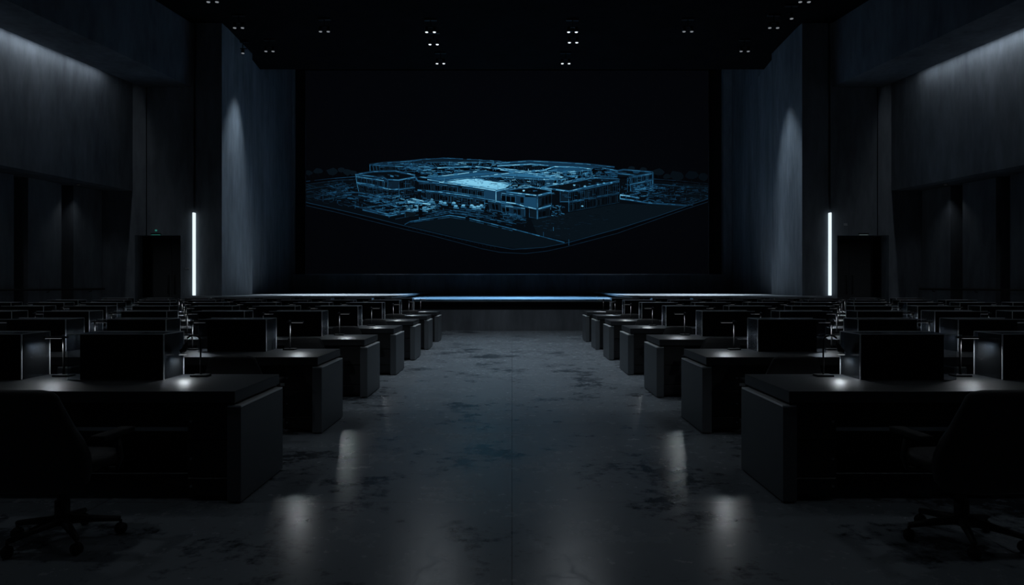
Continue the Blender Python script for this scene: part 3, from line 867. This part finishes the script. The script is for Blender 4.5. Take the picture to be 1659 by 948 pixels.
def lamp_light(t, x, z, power=2.0):
    l = bpy.data.lights.new('lamp_glow', 'SPOT')
    l.energy = power; l.spot_size = math.radians(168); l.spot_blend = 0.35
    l.shadow_soft_size = 0.02; l.color = (0.86, 0.94, 1.0)
    o = bpy.data.objects.new('lamp_glow', l); COL.objects.link(o)
    o.location = (x, 0, z); o.parent = t
    return o

def make_lamp(s, goose=False, power=2.0):
    t = thing('desk_lamp', '', 'desk lamp')
    X = lambda v: s * v
    MB().box(X(-0.065), X(0.065), -0.05, 0.05, 0.001, 0.017, 0.004).build('base', M['dmetal'], t)
    if goose:
        pts = [(0, 0, 0.018), (0, 0, 0.28)]
        for k in range(1, 9):
            a = math.pi * k / 9.5
            pts.append((X(0.055 - 0.055 * math.cos(a)), 0, 0.28 + 0.045 * math.sin(a)))
        MB().tube(pts, 0.0065, 10).build('stem', M['dmetal'], t, True)
        h = MB().tube([(X(0.105), 0, 0.285), (X(0.115), 0, 0.25), (X(0.13), 0, 0.21), (X(0.155), 0, 0.195)], 0.016, 12, [0.009, 0.017, 0.021, 0.02]).build('lamp_shade', M['dmetal'], t, True)
        MB().box(X(0.115), X(0.165), -0.012, 0.012, 0.168, 0.174).build('led', M['led'], h)
        lamp_light(t, X(0.13), 0.160)
        hz = 0.2
    else:
        MB().tube([(0, 0, 0.018), (0, 0, 0.06), (0, 0, 0.30)], 0.008, 10, [0.011, 0.008, 0.008]).build('stem', M['dmetal'], t, True)
        h = MB().box(X(-0.03), X(0.15), -0.018, 0.018, 0.301, 0.317, 0.005).build('lamp_shade', M['dmetal'], t)
        MB().box(X(0.02), X(0.14), -0.010, 0.010, 0.2985, 0.3008).build('led', M['led'], h)
        MB().cyl((0, 0, 0.322), 0.012, 0.012, 12).build('pivot_knob', M['metal'], h)
        lamp_light(t, X(0.09), 0.285, power)
    return t

def sel(hw, ht, cy, z, n=20, p=3.5):
    out = []
    for k in range(n):
        a = 2 * math.pi * k / n
        c_, s_ = math.cos(a), math.sin(a)
        out.append((hw * math.copysign(abs(c_) ** (2 / p), c_), cy + ht * math.copysign(abs(s_) ** (2 / p), s_), z))
    return out

def make_chair(parts=True):
    t = thing('office_chair', '', 'chair')
    # chair faces +y (towards its desk); origin on the floor under the seat
    lo = []
    for hw, ht, cy, z in ((0.17, 0.02, -0.285, 0.36), (0.30, 0.035, -0.29, 0.375), (0.355, 0.05, -0.295, 0.43), (0.372, 0.055, -0.30, 0.50), (0.366, 0.055, -0.305, 0.58), (0.335, 0.052, -0.31, 0.655),
                          (0.287, 0.046, -0.32, 0.735), (0.268, 0.042, -0.335, 0.79), (0.245, 0.038, -0.35, 0.85), (0.228, 0.032, -0.36, 0.90), (0.205, 0.024, -0.363, 0.922), (0.15, 0.012, -0.364, 0.934)):
        lo.append(sel(hw, ht, cy, z))
    back = MB().loft(lo).build('backrest', M['leather'], t, True)
    seat = MB().loft([sel(0.22, 0.20, 0, 0.42), sel(0.265, 0.245, 0, 0.44), sel(0.27, 0.25, 0, 0.475), sel(0.25, 0.235, 0, 0.50), sel(0.18, 0.17, 0, 0.508)]).build('seat', M['leather'], t, True)
    for sx in (-1, 1):
        a = MB().tube([(sx * 0.22, 0.0, 0.425), (sx * 0.33, 0.0, 0.43), (sx * 0.365, -0.02, 0.50), (sx * 0.365, -0.06, 0.635)], 0.016, 10, [0.014, 0.016, 0.018, 0.018]).build('armrest', M['dmetal'], t, True)
        MB().box(sx * 0.325, sx * 0.41, -0.24, 0.05, 0.636, 0.668, 0.011, 3).build('arm_pad', M['rubber'], a, True)
    MB().cyl((0, 0, 0.27), 0.028, 0.29, 16).cyl((0, 0, 0.17), 0.04, 0.14, 16).cyl((0, 0, 0.412), 0.10, 0.03, 16).build('gas_post', M['dmetal'], t, True)
    for k in range(5):
        a = math.radians(90 + 72 * k + 12)
        c_, s_ = math.cos(a), math.sin(a)
        leg = MB().tube([(0.02 * c_, 0.02 * s_, 0.125), (0.15 * c_, 0.15 * s_, 0.112), (0.30 * c_, 0.30 * s_, 0.09)], 0.02, 8, [0.028, 0.022, 0.016]).build('base_leg', M['dmetal'], t, True)
        rot = Matrix.Rotation(a + 0.6, 4, 'Z') @ Matrix.Rotation(math.pi / 2, 4, 'X')
        MB().cyl((0.30 * c_, 0.30 * s_, 0.034), 0.033, 0.042, 16, mat=rot, bev=0.006).cyl((0.30 * c_, 0.30 * s_, 0.07), 0.008, 0.03, 8).build('caster', M['rubber'], leg, True)
    return t

def joined(src, name):
    """one-mesh version of a thing for the distant copies (several materials kept)"""
    bm = bmesh.new(); mats = []
    lights = []
    def rec(o, mw):
        for ch in o.children:
            m2 = mw @ ch.matrix_basis
            if ch.type == 'MESH':
                tmp = ch.data.copy(); tmp.transform(m2)
                mt = ch.data.materials[0]
                if mt not in mats: mats.append(mt)
                n0 = len(bm.faces)
                bm.from_mesh(tmp); bm.faces.ensure_lookup_table()
                for i in range(n0, len(bm.faces)): bm.faces[i].material_index = mats.index(mt)
                bpy.data.meshes.remove(tmp)
            elif ch.type == 'LIGHT':
                lights.append(ch)
            rec(ch, m2)
    rec(src, Matrix.Identity(4))
    me = bpy.data.meshes.new(name); bm.to_mesh(me); bm.free()
    for mt in mats: me.materials.append(mt)
    o = bpy.data.objects.new(name, me); COL.objects.link(o)
    o['category'] = src['category']
    for l in lights:
        c_ = l.copy(); COL.objects.link(c_); c_.parent = o
    return o

ROW_Y = [4.944, 7.254, 9.55, 11.92, 14.25, 16.54, 18.75]
SEATS = [4, 4, 6, 6, 8, 8, 8]
PITCH = 1.08
END = 1.935
bpy.context.view_layer.update()

def clear_tree(o):
    for ch in list(o.children): clear_tree(ch)
    bpy.data.objects.remove(o, do_unlink=True)

chair_near = make_chair()
chair_far = joined(chair_near, 'office_chair')
used_chair = [False, False]
for s in (-1, 1):
    sd = SIDE[s]
    deskA, deskB = make_desk(s, 2.54, True), make_desk(s, 2.155, False)
    mon = make_monitor(s)
    lampN, lampG = make_lamp(s), make_lamp(s, True)
    lampM = make_lamp(-s, False, 3.2)          # arm turned towards the aisle
    lampMF = joined(lampM, 'desk_lamp')
    first_use = set()
    def place(proto, x, y, z, label, group, rz=0.0):
        if proto.name in first_use:
            o = copy_tree(proto)
        else:
            o = proto; first_use.add(proto.name)
        o.location = (x, y, z); o.rotation_euler = (0, 0, rz)
        o['label'] = label; o['group'] = group
        return o
    for r, y0 in enumerate(ROW_Y):
        end = 1.882 if r == 0 else END
        row = '%s row of desks' % ORD[r]
        nd = SEATS[r] // 2
        for k in range(nd):
            x = end if k == 0 else 4.482 + 2.16 * (k - 1)
            where = 'ending at the aisle' if k == 0 else '%s from the aisle' % ORD[k]
            place(deskA if k == 0 else deskB, s * x, y0, 0, 'black desk in the %s, %s, %s side' % (row, where, sd), 'black desks in rows')
        for k in range(SEATS[r]):
            seat = '%s from the aisle' % ORD[k]
            xm = 2.965 + PITCH * k
            place(mon, s * xm, y0 + 0.585, DH, 'dark hooded monitor in the %s, %s, %s side' % (row, seat, sd), 'dark monitors on the desks')
            xl = 2.455 + PITCH * k
            proto = lampG if (r == 0 and k == 0) else lampN
            kind = 'gooseneck' if proto is lampG else 'slim'
            if r > 0: proto = lampM if r < 4 else lampMF
            place(proto, s * xl, y0 + 0.80, DH, '%s black desk lamp in the %s, %s, %s side' % (kind, row, seat, sd), 'black lamps on the desks')
            cp = chair_near if r < 3 else chair_far
            i = 0 if r < 3 else 1
            o = cp if not used_chair[i] else copy_tree(cp)
            used_chair[i] = True
            xc = (2.62 if r == 0 else 2.56) + PITCH * k
            o.location = (s * xc, y0 - (0.70 if r == 0 else 0.30), 0)
            if r: o.scale = (0.92, 0.92, 0.905)
            o.rotation_euler = (0, 0, 0.0 if r == 0 else random.uniform(-0.12, 0.12))
            if r == 0 and k == 0: o.rotation_euler = (0, 0, 0.06 * s)
            o['label'] = 'black office chair at the %s, %s, %s side' % (row, seat, sd)
            o['group'] = 'black office chairs'


# ------------------------------------------------------------------ world and view
wd = bpy.data.worlds.new('world'); scn.world = wd
wd.use_nodes = True
bg = wd.node_tree.nodes['Background']
bg.inputs['Color'].default_value = (0.5, 0.7, 1.0, 1); bg.inputs['Strength'].default_value = 0.002
scn.view_settings.view_transform = 'Standard'
scn.view_settings.look = 'None'
scn.view_settings.gamma = 1.0
scn.view_settings.use_curve_mapping = False
scn.view_settings.exposure = 0.0
scn.cycles.use_denoising = True
scn.cycles.max_bounces = 6
scn.cycles.transparent_max_bounces = 24
